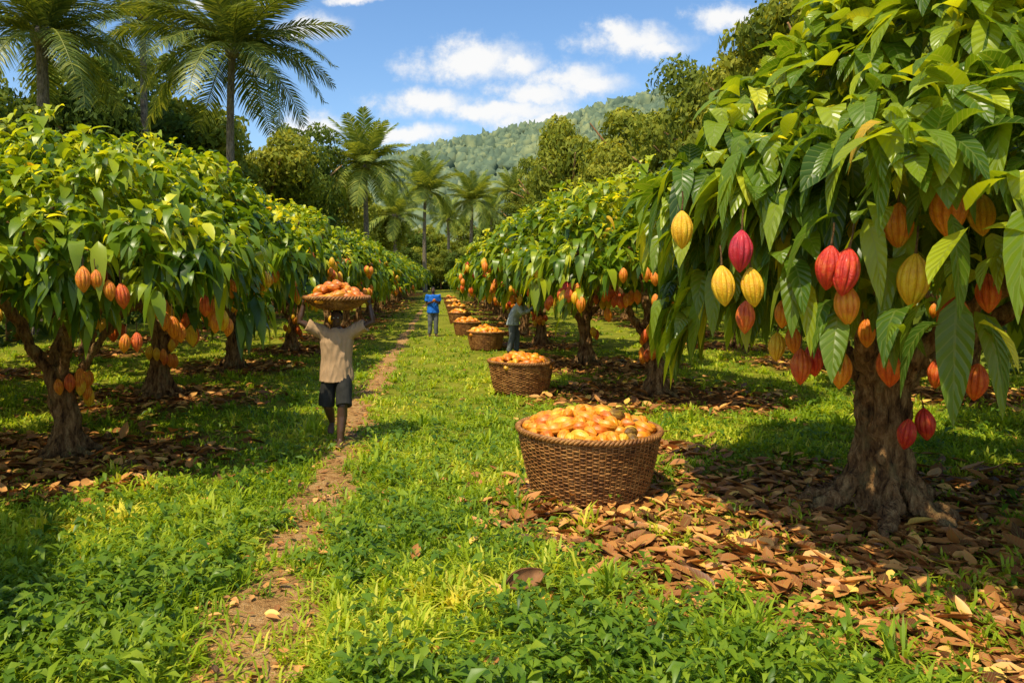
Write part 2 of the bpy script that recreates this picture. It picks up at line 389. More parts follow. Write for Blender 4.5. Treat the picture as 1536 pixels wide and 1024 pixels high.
# ------------------------------------------------------------ pods
def pod_mesh(name, mat, nu=50, nv=16, fat=.275, groove=.26):
    tt = np.linspace(0, 1, nv+1); th = np.arange(nu)*2*PI/nu
    pr = fat*np.sin(PI*tt**1.08)**.64; pr *= 1-.12*np.clip((.25-tt)/.25, 0, 1)
    pr[0] = .006; pr[-1] = .03
    gv = 1-groove*(1-np.abs(np.sin(5*th)))**2.2
    wob = 1+.02*np.sin(13*tt)[:, None]*np.sin(3*th)[None]
    r_ = pr[:, None]*gv[None]*wob
    V = np.stack([r_*np.cos(th), r_*np.sin(th), np.repeat((tt-.5)[:, None], nu, 1)], -1).reshape(-1, 3)
    i = np.arange(nv)[:, None]*nu; j = np.arange(nu)[None]; j2 = (j+1) % nu
    F = np.stack([i+j, i+j2, i+nu+j2, i+nu+j], -1).reshape(-1, 4)
    return np_mesh(name, V, F, mat)
POD = {k: pod_mesh('pod_'+k, M['pod_'+k], 80, 22) for k in ('yellow', 'orange', 'red', 'crimson', 'rust')}
PODL = {k: pod_mesh('podl_'+k, M['pod_'+k], 40, 12) for k in ('yellow', 'orange', 'red', 'rust')}
PODH = {k: pod_mesh('podh_'+k, M['heap_'+k], 40, 14, .28, .1) for k in ('yellow', 'orange', 'rust')}; PODH['brown'] = pod_mesh('podh_brown', M['pod_brown'], 40, 14, .28, .1)
stalk_me = MB().tube([(0, 0, .47), (.01, 0, .6), (.03, .01, .78), (.02, 0, 1.0)], [.035, .022, .018, .02], 8).mesh('stalk', M['bark'])
def hang_pod(root, p, L, colr, stalk=True, lab=None, hi=True):
    o = link('cocoa_pod', (POD if hi else PODL)[colr], root)
    o.location = p; o.scale = (L, L, L)
    o.rotation_euler = (random.uniform(-.14, .14), random.uniform(-.14, .14), random.uniform(0, 6))
    if lab: o['label'] = lab
    if stalk: link('stalk', stalk_me, o)
    return o

# ------------------------------------------------------------ cacao trees
def cacao_tree(x, y, tr, cr, rz, s, label, group=None):
    r = empty('cacao_tree', (x, y, float(gh(np.array(x), np.array(y)))), rz); r.scale = (s, s, s)
    tag(r, label, 'cacao tree', group)
    link('trunk', tr, r); link('crown', cr, r)
    return r
bx_, by_ = R_TREES[0]
pods1 = [(1423, 312, 92, 'orange', 4.5), (1348, 340, 72, 'orange', 4.7), (1370, 421, 82, 'yellow', 4.5), (1430, 484, 80, 'rust', 4.6), (1243, 402, 68, 'red', 4.55), (1268, 408, 74, 'red', 4.5),
         (1111, 377, 64, 'crimson', 4.7), (1085, 429, 62, 'yellow', 4.75), (1129, 431, 60, 'yellow', 4.7), (1023, 345, 58, 'yellow', 5.0), (1270, 457, 64, 'orange', 4.6), (1118, 476, 50, 'rust', 4.9),
         (1335, 548, 68, 'rust', 5.0), (1261, 555, 58, 'orange', 5.3), (1201, 550, 54, 'rust', 5.5), (1220, 540, 50, 'red', 5.6), (1360, 651, 48, 'red', 6.15), (1388, 636, 50, 'red', 6.2),
         (1464, 573, 58, 'rust', 5.4), (1482, 440, 60, 'rust', 5.2), (1472, 322, 66, 'yellow', 4.9), (1175, 470, 46, 'orange', 5.6), (1165, 520, 44, 'yellow', 5.8),
         (1300, 500, 44, 'orange', 5.9), (1190, 510, 42, 'orange', 6.0), (1405, 560, 46, 'rust', 5.9)]
cl = [(at(a, b, yy_), h/FP*yy_*.5) for a, b, h, c_, yy_ in pods1]
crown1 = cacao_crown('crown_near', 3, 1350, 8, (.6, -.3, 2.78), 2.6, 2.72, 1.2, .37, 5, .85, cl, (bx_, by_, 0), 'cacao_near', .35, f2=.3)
trunk1 = trunk_mesh('trunk_near', 5, .225, 1.2, 2.4, 3.1, 5, .018, (-.05, -.05), (.4, -.2), 9, 1.45, (.34, .25, .5), 1.1, .85)
r1 = cacao_tree(bx_, by_, trunk1, crown1, 0, 1, 'large gnarled cacao tree in the right foreground hung with ripe yellow, orange and red pods')
NM = {'orange': 'orange', 'yellow': 'yellow', 'rust': 'rusty orange', 'red': 'red', 'crimson': 'crimson'}
for a, b, h, c_, yy_ in pods1:
    p = at(a, b, yy_)-r1.location
    hang_pod(r1, p, h/FP*yy_, c_, True, NM[c_]+' cocoa pod hanging on the large right tree')
TR = [trunk_mesh('trunk_a', 21, .155, 1.0, 2.0, 2.85, 5, .026, (.05, .03), roots=7, spread=1.1), trunk_mesh('trunk_b', 34, .16, .95, 2.0, 2.9, 4, .026, (-.08, .03), spread=1.1), trunk_mesh('trunk_c', 55, .155, 1.1, 2.0, 2.85, 4, .026, (.04, -.06), spread=1.1)]
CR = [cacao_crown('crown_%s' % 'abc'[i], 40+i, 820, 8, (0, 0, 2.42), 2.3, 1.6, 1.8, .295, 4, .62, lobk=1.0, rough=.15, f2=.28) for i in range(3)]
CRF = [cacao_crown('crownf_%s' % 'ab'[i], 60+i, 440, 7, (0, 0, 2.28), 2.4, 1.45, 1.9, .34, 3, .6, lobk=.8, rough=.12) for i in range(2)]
ORD = ['first', 'second', 'third', 'fourth', 'fifth', 'sixth', 'seventh', 'eighth']
def row(spots, side, podcols, skip=0):
    for i, (x, y) in enumerate(spots):
        if i < skip: continue
        far = y > 24
        if i < 7:
            lab = 'cacao tree with hanging pods, %s from the camera in the %s row beside the lane' % (ORD[i], side); grp = None
        else:
            lab = 'distant cacao tree merging into the far end of the %s row beside the lane' % side; grp = 'distant cacao trees of the %s row' % side
        s = random.uniform(.97, 1.04)*(1.0 if y < 24 else .97)
        if side == 'left' and i < 3: s = (.82, .95, 1.07)[i]
        rz = random.uniform(0, 6.28)
        r = cacao_tree(x, y, TR[i % 3], (CRF[i % 2] if far else CR[i % 3]), rz, s, lab, grp)
        npod = 60 if y < 24 else (34 if y < 45 else (12 if y < 70 else 0))
        q = 0
        while q < npod:
            a = random.gauss(-PI/2, .8) if random.random() < .55 else random.gauss(0 if side == 'left' else PI, .6)
            u = random.random()
            if u < .1: rr = .24; zz = random.uniform(.6, 1.0)
            elif u < .62: rr = random.uniform(2.1, 2.45); zz = random.uniform(1.5, 2.6)
            else: rr = random.uniform(.8, 2.0); zz = random.uniform(1.35, 1.95)
            for c_ in range(random.choice((1, 2, 3, 4))):
                if c_ and u >= .1: a += .06/max(rr, .5)*2; zz += random.uniform(-.12, .06)
                elif c_: a += .5; zz += random.uniform(-.1, .1)
                p = Matrix.Rotation(-rz, 3, 'Z') @ Vector((math.cos(a)*rr, math.sin(a)*rr, zz))
                hang_pod(r, p, random.uniform(.2, .28)*(1 if y < 24 else 1.25), random.choice(podcols), y < 10, None, y < 10); q += 1
        if side == 'left' and i == 2:
            for dx in (-.09, .09):
                hang_pod(r, Matrix.Rotation(-rz, 3, 'Z') @ Vector((.1+dx, -2.5, 1.95)), .38, 'red', True, 'red cocoa pod of a hanging pair')
row(L_TREES, 'left', ['orange']*8+['yellow']*5+['rust']*4)
row(R_TREES, 'right', ['orange']*8+['yellow']*5+['rust']*4+['red'], 1)
cols = ['orange']*8+['yellow']*4+['rust']*5
for side, sp in (('left', L2_TREES), ('right', R2_TREES)):
    for i, (x, y) in enumerate(sp):
        rz = random.uniform(0, 6.28)
        r = cacao_tree(x, y, TR[(i+1) % 3], CRF[i % 2] if y > 12 else CR[i % 3], rz, random.uniform(.98, 1.1), 'cacao tree standing behind the %s lane row in the next row out' % side, 'outer %s row of cacao trees' % side)
        for q in range(12 if y < 30 else 0):
            a = random.uniform(0, 6.28); rr = random.uniform(.4, 2.)
            hang_pod(r, (math.cos(a)*rr, math.sin(a)*rr, random.uniform(1.45, 1.95)), .27, random.choice(cols), False, None, False)

# ------------------------------------------------------------ grass, weeds, litter
def sample(n, smin, smax, pw=1.0, xm=13., wide=.95):
    u = rng.random(n)**pw
    sy = smin+(smax-smin)*u
    y = CAMZ*FP/sy
    x = (rng.random(n)*2-1)*(wide*y+.6)
    k = np.abs(x) < xm
    return x[k], y[k]
def blades(x, y, nb, Lb, el0=.55, wk=1.0, tk=0.0, sp=.025):
    n = len(x)
    tt = np.clip(.5+tk+.28*sn(x, y, .8, 1.)+rng.normal(size=n)*.12, 0, 1)
    tall = np.clip(1+.45*sn(x, y, 1.4, 3.)+.35*sn(x, y, 4., 5.), .45, 2.)*(.7+.6*rng.random(n))
    P = np.stack([x, y, gh(x, y)-.01], 1); P = np.repeat(P, nb, 0); N = len(P)
    P[:, :2] += rng.normal(size=(N, 2))*sp*(1+P[:, 1:2]*.04)
    az = rng.random(N)*2*PI; el = el0+(1.45-el0)*rng.random(N)
    D = np.stack([np.cos(az)*np.cos(el), np.sin(az)*np.cos(el), np.sin(el)], 1)
    L = Lb*np.repeat(tall, nb)*(.5+.9*rng.random(N))*(1+.008*P[:, 1]); W = (.0074+.0012*P[:, 1])*wk
    S = norm(np.cross(D, [0, 0, 1.]))
    T = np.clip(np.repeat(tt, nb)+rng.normal(size=N)*.13, 0, 1)
    V = np.zeros((N, 3, 2, 3))
    for i, (q, ww) in enumerate(((0, .8), (.55, 1), (1, .08))):
        c = P+D*(L*q)[:, None]-np.array([0, 0, 1.])*(L*.5*q*q)[:, None]
        V[:, i, 0] = c-S*(W*ww*.5)[:, None]; V[:, i, 1] = c+S*(W*ww*.5)[:, None]
    b = (np.arange(N)*6)[:, None]
    F = np.concatenate([b+np.array([[0, 1, 3, 2]]), b+np.array([[2, 3, 5, 4]])], 0)
    return V.reshape(-1, 3), F, np.repeat(T, 6)
def keepm(x, y, a=.9, b=.92):
    k = rng.random(len(x)) > np.maximum(lit_m(x, y)*a, path_m(x, y)*b)
    return x[k], y[k]
x, y = keepm(*sample(52000, 26, 650, .9), .87, .93)
V1, F1, T1 = blades(x, y, 8, .14)
x, y = keepm(*sample(3000, 110, 650, .8), .9, 1.)
kk = rng.random(len(x)) < np.clip(.5+.7*sn(x, y, 1.0, 7.), .08, 1); x, y = x[kk], y[kk]
V2, F2, T2 = blades(x, y, 26, .25, .7, 1.4, .05, .03)
tag(link('grass', np_mesh('grass', np.concatenate([V1, V2]), np.concatenate([F1, F2+len(V1)]), M['grass'], np.concatenate([T1, T2]))), 'bright green grass covering the lane and the ground between the trees', 'grass', kind='stuff')
x, y = sample(17000, 130, 650, .7)
near_path = np.exp(-((np.abs(x-path_x(y))-.6)/.3)**2)*(y < 9)
den = np.clip(.38+.8*sn(x, y, .9, 4.)+.3*near_path, .07, 1)
k = (rng.random(len(x)) > np.maximum(lit_m(x, y)*.95, path_m(x-.04, y)*1.2)) & (rng.random(len(x)) < den)
x, y = x[k], y[k]; n = len(x); nl = 7
P = np.repeat(np.stack([x, y, gh(x, y)+.02], 1), nl, 0); N = len(P)
hgt = np.repeat(rng.random(n)*.13+.03, nl)*rng.random(N)*1.6
P[:, 2] += hgt; P[:, :2] += rng.normal(size=(N, 2))*.03
az = rng.random(N)*2*PI; el = -.1+1.0*rng.random(N)
D = np.stack([np.cos(az)*np.cos(el), np.sin(az)*np.cos(el), np.sin(el)], 1)
L = .05+.13*rng.random(N)**1.6
V, F, T, U = leaves(P, D, L, L*(.2+.24*rng.random(N)), .3+.4*rng.random(N), .25, 2, rng.normal(size=N)*.3, np.clip(np.repeat(.5+.25*sn(x, y, 1.1), nl)+rng.normal(size=N)*.18, 0, 1))
tag(link('weeds', np_mesh('weeds', V, F, M['weed'], T)), 'low broad-leaved weeds growing through the foreground grass', 'weeds', kind='stuff')
LP = []
def scat(cx, cy, r, n, near):
    a = rng.random(n)*2*PI; q = np.sqrt(rng.random(n))*r*1.3
    px_, py_ = cx+np.cos(a)*q, cy+np.sin(a)*q
    k = rng.random(n) < lit_m(px_, py_)+.08
    LP.append(np.stack([px_[k], py_[k], np.full(k.sum(), near)], 1))
for i, (a, b, r) in enumerate(LIT):
    if i < NB: scat(a, b, r, int(r*r*420), 1.0)
    elif b < 20: scat(a, b, r, int(r*r*320), 1.1)
    elif b < 60: scat(a, b, r, 240, 1.5)
x, y = sample(2600, 90, 640, .9); LP.append(np.stack([x, y, np.full(len(x), .85)], 1)[path_m(x, y) < .2][:500])
x, y = rng.random(700)*.8-.4, 3.5+rng.random(700)**1.5*14; x = x+path_x(y); LP.append(np.stack([x, y, np.full(700, .45)], 1))
LP = np.concatenate(LP); N = len(LP)
az = rng.random(N)*2*PI; el = rng.normal(size=N)*.12
D = np.stack([np.cos(az)*np.cos(el), np.sin(az)*np.cos(el), np.sin(el)], 1)
L = LP[:, 2]*(.06+.16*rng.random(N)**1.2)
P = np.stack([LP[:, 0], LP[:, 1], gh(LP[:, 0], LP[:, 1])+.01+.03*rng.random(N)+np.abs(np.sin(el))*L*.5], 1)
V, F, T, U = leaves(P, D, L, L*(.42+.2*rng.random(N)), rng.normal(size=N)*.2, .48, 4, rng.normal(size=N)*.24, np.clip(rng.normal(size=N)*.25+.52, 0, 1))
V[:, 2] = np.maximum(V[:, 2], gh(V[:, 0], V[:, 1])+.006+.01*rng.random(len(V)))
tag(link('leaf_litter', np_mesh('leaf_litter', V, F, M['litter'], T, U)), 'brown curled fallen cacao leaves lying under the trees', 'fallen leaves', kind='stuff')
# fallen open husk, lower centre: a thick ribbed half shell
def half_shell(Lh, R, th_):
    V = []; nu, nv = 28, 12
    for layer in (0, 1):
        for i in range(nv+1):
            tq = i/nv; rr = (R-layer*th_)*math.sin(PI*min(max(tq, .03), .97))**.6
            for j in range(nu+1):
                a = PI+PI*j/nu; gq = 1-(.14*(1-abs(math.sin(5*a)))**2 if layer == 0 else 0)
                V.append((Lh*(tq-.5)*(1-layer*.06), rr*gq*math.cos(a), rr*gq*math.sin(a)+R*.9))
    n_ = nu+1; o_ = (nv+1)*n_; F = []
    for i in range(nv):
        for j in range(nu):
            F.append([i*n_+j, i*n_+j+1, (i+1)*n_+j+1, (i+1)*n_+j]); F.append([o_+i*n_+j, o_+(i+1)*n_+j, o_+(i+1)*n_+j+1, o_+i*n_+j+1])
        for j in (0, nu): F.append([i*n_+j, (i+1)*n_+j, o_+(i+1)*n_+j, o_+i*n_+j])
    m = MB(); m.add(V, F); return m.mesh('husk', M['husk'])
hk = link('pod_husk', half_shell(.3, .085, .018)); hk.location = (.53, 4.9, float(gh(np.array(.53), np.array(4.9)))+.06); hk.rotation_euler = (.5, -.12, .5)
tag(hk, 'dry brown open pod husk lying in the grass at lower centre, right of the path', 'pod husk')

# ------------------------------------------------------------ baskets
def basket_meshes(name, rt, rb, H, rows, stakes, bowl=False):
    rad = lambda t: rb+(rt-rb)*(t**.75 if not bowl else t**.8)
    zz = lambda t: H*(t if not bowl else t**1.7)
    per = stakes//2; n = per*6; th = np.arange(n)*2*PI/n
    V = []; F = []; base = 0
    hh = .52/rows
    for i in range(rows):
        t = (i+.5)/rows; t0 = max(0, t-hh); t1 = min(1, t+hh)
        wv = .008*np.cos(per*th+i*PI)+.003*np.sin(3*th+i*1.7)
        for (tq, dr) in ((t0, -.005), (t, .006), (t1, -.005), (t, -.011)):
            r_ = rad(tq)+dr+wv
            V.append(np.stack([r_*np.cos(th), r_*np.sin(th), np.full(n, zz(tq))+.004*np.sin(5*th+i)], 1))
        for q in range(4):
            q2 = (q+1) % 4; j = np.arange(n); j2 = (j+1) % n
            F.append(np.stack([base+q*n+j, base+q*n+j2, base+q2*n+j2, base+q2*n+j], 1))
        base += 4*n
    side = np_mesh(name+'_side', np.concatenate(V), np.concatenate(F), M['wicker'])
    mb = MB()
    for k in range(stakes):
        a = 2*PI*(k+.5)/stakes
        mb.tube([(math.cos(a)*(rad(t)+.001), math.sin(a)*(rad(t)+.001), zz(t)) for t in np.linspace(.0, 1, 7)], .007, 5)
    stake = mb.mesh(name+'_stakes', M['wicker'])
    mb = MB(); A = np.linspace(0, 2*PI, 220, endpoint=False); m_ = round(2*PI*rt/.13)
    for ph in (0, 2*PI/3, 4*PI/3):
        mb.tube([((rt+.018*math.cos(m_*a+ph))*math.cos(a), (rt+.018*math.cos(m_*a+ph))*math.sin(a), H+.01+.018*math.sin(m_*a+ph)) for a in A], .014, 6, closed=True)
    rim = mb.mesh(name+'_rim', M['wicker'])
    ts = np.linspace(0, 1, 8); a = np.arange(40)*2*PI/40; V = [np.zeros((40, 3))+[0, 0, .004]]
    for t in ts: V.append(np.stack([(rad(t)-.02)*np.cos(a), (rad(t)-.02)*np.sin(a), np.full(40, zz(t)+.004)], 1))
    F = []
    for i in range(len(V)-1):
        j = np.arange(40); j2 = (j+1) % 40
        F.append(np.stack([i*40+j, (i+1)*40+j, (i+1)*40+j2, i*40+j2], 1))
    lining = np_mesh(name+'_lining', np.concatenate(V), np.concatenate(F), M['wicker'])
    return side, stake, rim, lining
def basket(ms, loc, s, label, rz=0, group=None, name='wicker_basket', sz=None):
    r = empty(name, loc, rz); r.scale = (s, s, sz or s); tag(r, label, 'basket', group)
    for nm, me in zip(('woven_side', 'stakes', 'rim', 'lining'), ms): link(nm, me, r)
    return r
def heap(cx, cy, rimz, R, h, L, dmin, nmax, label, group, cols_, special=None):
    pts = []; tries = 0
    while len(pts) < nmax and tries < 6000:
        tries += 1
        a = random.uniform(0, 2*PI); q = math.sqrt(random.random())*R
        p = (math.cos(a)*q, math.sin(a)*q)
        if all((p[0]-u[0])**2+(p[1]-u[1])**2 > dmin**2 for u in pts): pts.append(p)
    for p in pts:
        q = math.hypot(*p); f = q/R
        z = rimz-.02+h*(1-f**1.7)+random.uniform(-.01, .05)
        nrm = Vector((p[0]*1.6*h/R/R, p[1]*1.6*h/R/R, 1)).normalized()
        ax = Vector((random.gauss(0, 1), random.gauss(0, 1), random.gauss(0, .25))).normalized()
        ax = (ax-nrm*ax.dot(nrm)*.8).normalized()
        k_ = random.choice(cols_)
        if special and p[0] > R*.35 and random.random() < .25: k_ = special
        o = link('cocoa_pod', PODH[k_]); l_ = L*random.uniform(.85, 1.15); o.scale = (l_, l_, l_)
        o.location = (cx+p[0], cy+p[1], z); o.rotation_euler = ax.to_track_quat('Z', 'Y').to_euler()
        nm = {'orange': 'orange', 'yellow': 'yellow', 'rust': 'rusty orange', 'brown': 'dark greenish brown'}[k_]
        tag(o, nm+' '+label, 'cocoa pod', group+', '+nm)
bm1 = basket_meshes('basket_near', .675, .53, .6, 35, 72)
bm2 = basket_meshes('basket_mid', .56, .45, .52, 26, 56)
bmt = basket_meshes('basket_tray', .4, .1, .14, 14, 44, True)
hc = ['orange']*8+['yellow']*2+['rust']*3
b1 = (1.4, 7.15)
basket(bm1, (b1[0], b1[1], .03), 1, 'large round wicker basket heaped with orange pods, nearest the camera')
heap(b1[0], b1[1], .64, .585, .15, .2, .092, 100, 'cocoa pod heaped in the large wicker basket nearest the camera', 'pods in the nearest basket', hc, special='brown')
b2 = (1.4, 13.35)
basket(bm2, (*b2, .03), 1.04, 'round wicker basket of pods, second from the camera in the line of baskets')
heap(*b2, .56, .5, .12, .22, .105, 52, 'cocoa pod heaped in the second basket from the camera', 'pods in the second basket', hc)
far = [((1.22, 21.3), .95, 34, 'third'), ((.85, 26.4), .88, 22, 'fourth'), ((.72, 33), .9, 16, 'fifth'), ((.68, 40), .9, 12, 'sixth'), ((.6, 48), .9, 9, 'seventh'), ((.5, 57), .9, 7, 'eighth')]
for (p, s, n, od) in far:
    basket(bm2, (*p, .02), s, 'wicker basket of pods, %s from the camera in the line along the lane' % od, random.uniform(0, 3))
    heap(*p, .54*s, .47*s, .14, .25 if n > 20 else .34, .12 if n > 20 else .17, n, 'cocoa pod heaped in the %s basket from the camera' % od, 'pods in the %s basket' % od, hc)

# ------------------------------------------------------------ people
def hand(mb, wrist, d, pn, side, curl=.6, s=1.0):
    d = Vector(d).normalized(); pn = Vector(pn); pn = (pn-d*pn.dot(d)).normalized(); sd = d.cross(pn).normalized()*side
    w_ = Vector(wrist)
    mb.tube([w_-d*.02, w_+d*.02*s, w_+d*.055*s, w_+d*.088*s], [(.026, .021), (.034, .018), (.041, .016), (.038, .012)], 10, ref=sd)
    for i, ln in enumerate((.068, .078, .072, .056)):
        o = w_+d*(.082-.004*abs(i-1.3))*s+sd*(.0285-.019*i)*s
        pts = [o-d*.02, o]
        for k_, f in enumerate((.45, .32, .23)):
            dd = (d*math.cos(curl*(k_+.5)*.75)+pn*math.sin(curl*(k_+.5)*.75))
            o = o+dd*ln*f*s; pts.append(o)
        mb.tube(pts, [.0095, .0095, .009, .0085, .0075], 7)
    o = w_+d*.025*s+sd*.03*s
    mb.tube([o, o+(d*.6+sd*.8+pn*.25).normalized()*.035*s, o+(d*.6+sd*.8+pn*.25).normalized()*.035*s+(d*.8+pn*.6).normalized()*.035*s], [.013, .0115, .0085], 7)
def person(loc, rz, J, label, top, bottom, headwear=None, long_=False, voxel=.008, scale=1.0):
    r = empty('person', loc, rz); r.scale = (scale,)*3; tag(r, label, 'person')
    V3 = lambda q: Vector(J[q])
    pel, wai, che, nek, hd = V3('pelvis'), V3('waist'), V3('chest'), V3('neck'), V3('head')
    mb = MB(); HS = .93
    mb.tube([pel-Vector((0, 0, .07)), pel, wai, (wai+che)/2, che, nek-(nek-che)*.35, nek-(nek-che)*.1, nek],
            [(.12, .09), (.158, .108), (.132, .092), (.152, .1), (.172, .105), (.175, .09), (.09, .062), (.056, .056)], 18, ref=(1, 0, 0))
    mb.tube([nek-Vector((0, 0, .04)), nek, hd-Vector((0, -.01, .05))], [.06, .054, .05], 12)
    hr = Matrix.Rotation(J.get('headz', 0), 3, 'Z') @ Matrix.Rotation(J.get('headx', 0), 3, 'X')
    hp = lambda x, y, z: hd+hr @ (Vector((x, y, z))*HS)
    def he(b, x, y, z, rx_, ry_, rz_, nu=12, nv=9): b.ell(hp(x, y, z), (rx_*HS, ry_*HS, rz_*HS), nu, nv, hr)
    he(mb, 0, .012, .022, .075, .094, .092, 16, 12)
    he(mb, 0, -.018, -.045, .056, .066, .062, 14, 10)
    he(mb, 0, -.05, -.082, .03, .028, .025)
    he(mb, 0, -.092, -.018, .017, .022, .02)
    he(mb, 0, -.085, .004, .011, .014, .03)
    he(mb, 0, -.083, -.052, .027, .012, .011)
    he(mb, 0, -.074, .03, .05, .016, .012)
    for s in (-1, 1): he(mb, s*.076, .012, -.008, .011, .022, .034)
    top_mb = MB(); bot = MB()
    for s, q in ((-1, 'R'), (1, 'L')):
        hip, kn, an, toe = V3('hip'+q), V3('knee'+q), V3('ankle'+q), V3('toe'+q)
        calf = kn*.68+an*.32+Vector((0, .022, 0))
        mb.tube([hip+Vector((0, 0, .04)), hip, hip*.6+kn*.4, kn, calf, an*.75+kn*.25, an], [.08, .09, .08, .062, .064, .049, .042], 12)
        fd = (toe-an); fl = Vector((fd.x, fd.y, 0)).normalized()
        heel = an-fl*.045+Vector((0, 0, -.05 if fd.z > -.09 else .0))
        ball = an.lerp(toe, .65)+Vector((0, 0, -.004))
        mb.tube([an+Vector((0, 0, .02)), an*.5+heel*.5, heel+Vector((0, 0, .005))], [.042, .038, .032], 10)
        mb.tube([heel, an.lerp(toe, .25)+Vector((0, 0, -.01)), ball, toe-fd.normalized()*.015], [(.032, .03), (.037, .037), (.048, .026), (.04, .016)], 10, ref=(1, 0, 0))
        for k_ in range(5):
            o = toe+Vector((s*(-.03+.015*k_), 0, 0))-fd.normalized()*.012*(1+.5*k_*(1))
            mb.tube([o-fd.normalized()*.03, o, o+fl*.018], [.0105, .0105, .009], 7)
        sh, el, wr = V3('sh'+q), V3('el'+q), V3('wr'+q)
        mb.tube([sh*.8+che*.2, sh, sh*.55+el*.45, el, el*.65+wr*.35, wr], [.06, .058, .049, .04, .041, .028], 12)
        hand(mb, wr, J['hd'+q], J['pn'+q], J.get('sd'+q, 1), J.get('curl', .6))
        sl = .66 if not J.get('longsleeve') else 1.0
        e_ = sh.lerp(el, sl)
        pts = [sh*.75+che*.25, sh, sh.lerp(el, .4), e_]; rd = [.09, .086, .08, .08]
        if J.get('longsleeve'): pts += [el.lerp(wr, .5), el.lerp(wr, .93)]; rd += [.052, .042]; rd[3] = .06
        top_mb.tube(pts, rd, 14)
        if long_:
            bot.tube([hip+Vector((0, 0, .05)), hip, hip.lerp(kn, .5), kn, kn.lerp(an, .5), kn.lerp(an, .97)], [.105, .108, .098, .082, .076, .07], 14)
        else:
            kx = kn+Vector((s*.02, 0, 0))
            bot.tube([hip+Vector((0, 0, .05)), hip, hip.lerp(kx, .5), hip.lerp(kx, 1.0)], [(.1, .1), (.104, .112), (.1, .105), (.098, .104)], 16, ref=(1, 0, 0))
    hem = J.get('hem', .1)
    top_mb.tube([pel-Vector((0, 0, hem)), pel, wai, (wai+che)/2, che, nek-(nek-che)*.35, nek-(nek-che)*.12, nek-Vector((0, 0, .012))],
                [(.222, .175), (.21, .16), (.192, .14), (.196, .136), (.21, .136), (.2, .112), (.11, .08), (.07, .068)], 20, ref=(1, 0, 0))
    bot.tube([pel-Vector((0, 0, .08)), pel-Vector((0, 0, .02)), pel+Vector((0, 0, .08))], [(.14, .09), (.17, .115), (.155, .11)], 18, ref=(1, 0, 0))
    body = link('body', fuse(mb, 'body', M['skin'], voxel, 2), r)
    link('shirt', fuse(top_mb, 'shirt', M[top], voxel*1.2, 2, .012, 10, .45, .9), r)
    link('trousers' if long_ else 'shorts', fuse(bot, 'bottoms', M[bottom], voxel*1.2, 2, .01, 9, .5), r)
    e = MB()
    for s in (-1, 1): he(e, s*.03, -.078, .01, .013, .01, .008, 8, 6)
    link('eyes', e.mesh('eyes', M['eye']), r)
    h = MB()
    if headwear:
        he(h, 0, .015, .05, .09, .107, .082, 18, 12); he(h, 0, .07, .02, .07, .06, .06)
        link('headscarf', fuse(h, 'hat', M[headwear], .01, 2), r)
    h = MB(); he(h, 0, .026, .036, .08, .093, .09, 16, 12)
    link('hair', fuse(h, 'hair', M['hair'], .01, 1, .006, 40), r)
    return r
J1 = dict(pelvis=(0, 0, .9), waist=(0, -.01, 1.05), chest=(0, -.01, 1.26), neck=(0, 0, 1.44), head=(0, -.015, 1.56),
          hipL=(.09, 0, .87), kneeL=(.1, -.2, .49), ankleL=(.08, -.25, .085), toeL=(.085, -.43, .025),
          hipR=(-.09, 0, .87), kneeR=(-.11, -.02, .46), ankleR=(-.1, .27, .22), toeR=(-.105, .15, .07),
          shL=(.19, 0, 1.385), elL=(.46, -.05, 1.52), wrL=(.415, -.03, 1.72), shR=(-.19, 0, 1.385), elR=(-.46, -.05, 1.52), wrR=(-.415, -.03, 1.72),
          hdL=(.02, .05, 1), hdR=(-.02, .05, 1), pnL=(-1, .1, 0), pnR=(1, .1, 0), sdL=1, sdR=-1, curl=1.3, hem=.13)
person((-1.34, 9.3, .02), 0, J1, 'person in a tan shirt and dark shorts walking barefoot with a basket on the head', 'tan', 'darkcloth', None, False, .0075)
tz = 1.685
basket(bmt, (-1.34, 9.3, tz), 1, 'shallow wicker tray basket heaped with pods on the walking person\'s head', 0, None, 'head_basket')
heap(-1.34, 9.3, tz+.14, .355, .18, .175, .084, 46, 'cocoa pod in the tray basket on the walking person\'s head', 'pods in the head basket', ['orange']*4+['rust']*7)
J2 = dict(pelvis=(0, 0, .9), waist=(0, 0, 1.06), chest=(0, 0, 1.28), neck=(0, -.01, 1.46), head=(0, -.03, 1.6), headx=.25,
          hipL=(.09, 0, .87), kneeL=(.1, -.03, .48), ankleL=(.11, .0, .085), toeL=(.13, -.18, .022),
          hipR=(-.09, 0, .87), kneeR=(-.1, -.02, .48), ankleR=(-.11, .03, .085), toeR=(-.14, -.15, .022),
          shL=(.18, 0, 1.4), elL=(.23, .02, 1.12), wrL=(.12, -.18, 1.2), shR=(-.18, 0, 1.4), elR=(-.23, .02, 1.12), wrR=(-.1, -.18, 1.19),
          hdL=(-.6, -1, .2), hdR=(.6, -1, .2), pnL=(-1, 0, .3), pnR=(1, 0, .3), sdL=1, sdR=-1, curl=.8, hem=.08)
person((-.36, 25.9, .0), math.radians(8), J2, 'person in a bright blue shirt and grey trousers standing on the lane', 'blue', 'greycloth', None, True, .012, 1.02)
o = link('cocoa_pod', PODL['orange']); o.scale = (.2,)*3; q = Matrix.Rotation(math.radians(8), 3, 'Z') @ Vector((.0, -.27, 1.27)); o.location = (-.36+q.x, 25.9+q.y, q.z); o.rotation_euler = (.9, .4, .2)
tag(o, 'orange cocoa pod held by the person in the blue shirt', 'cocoa pod')
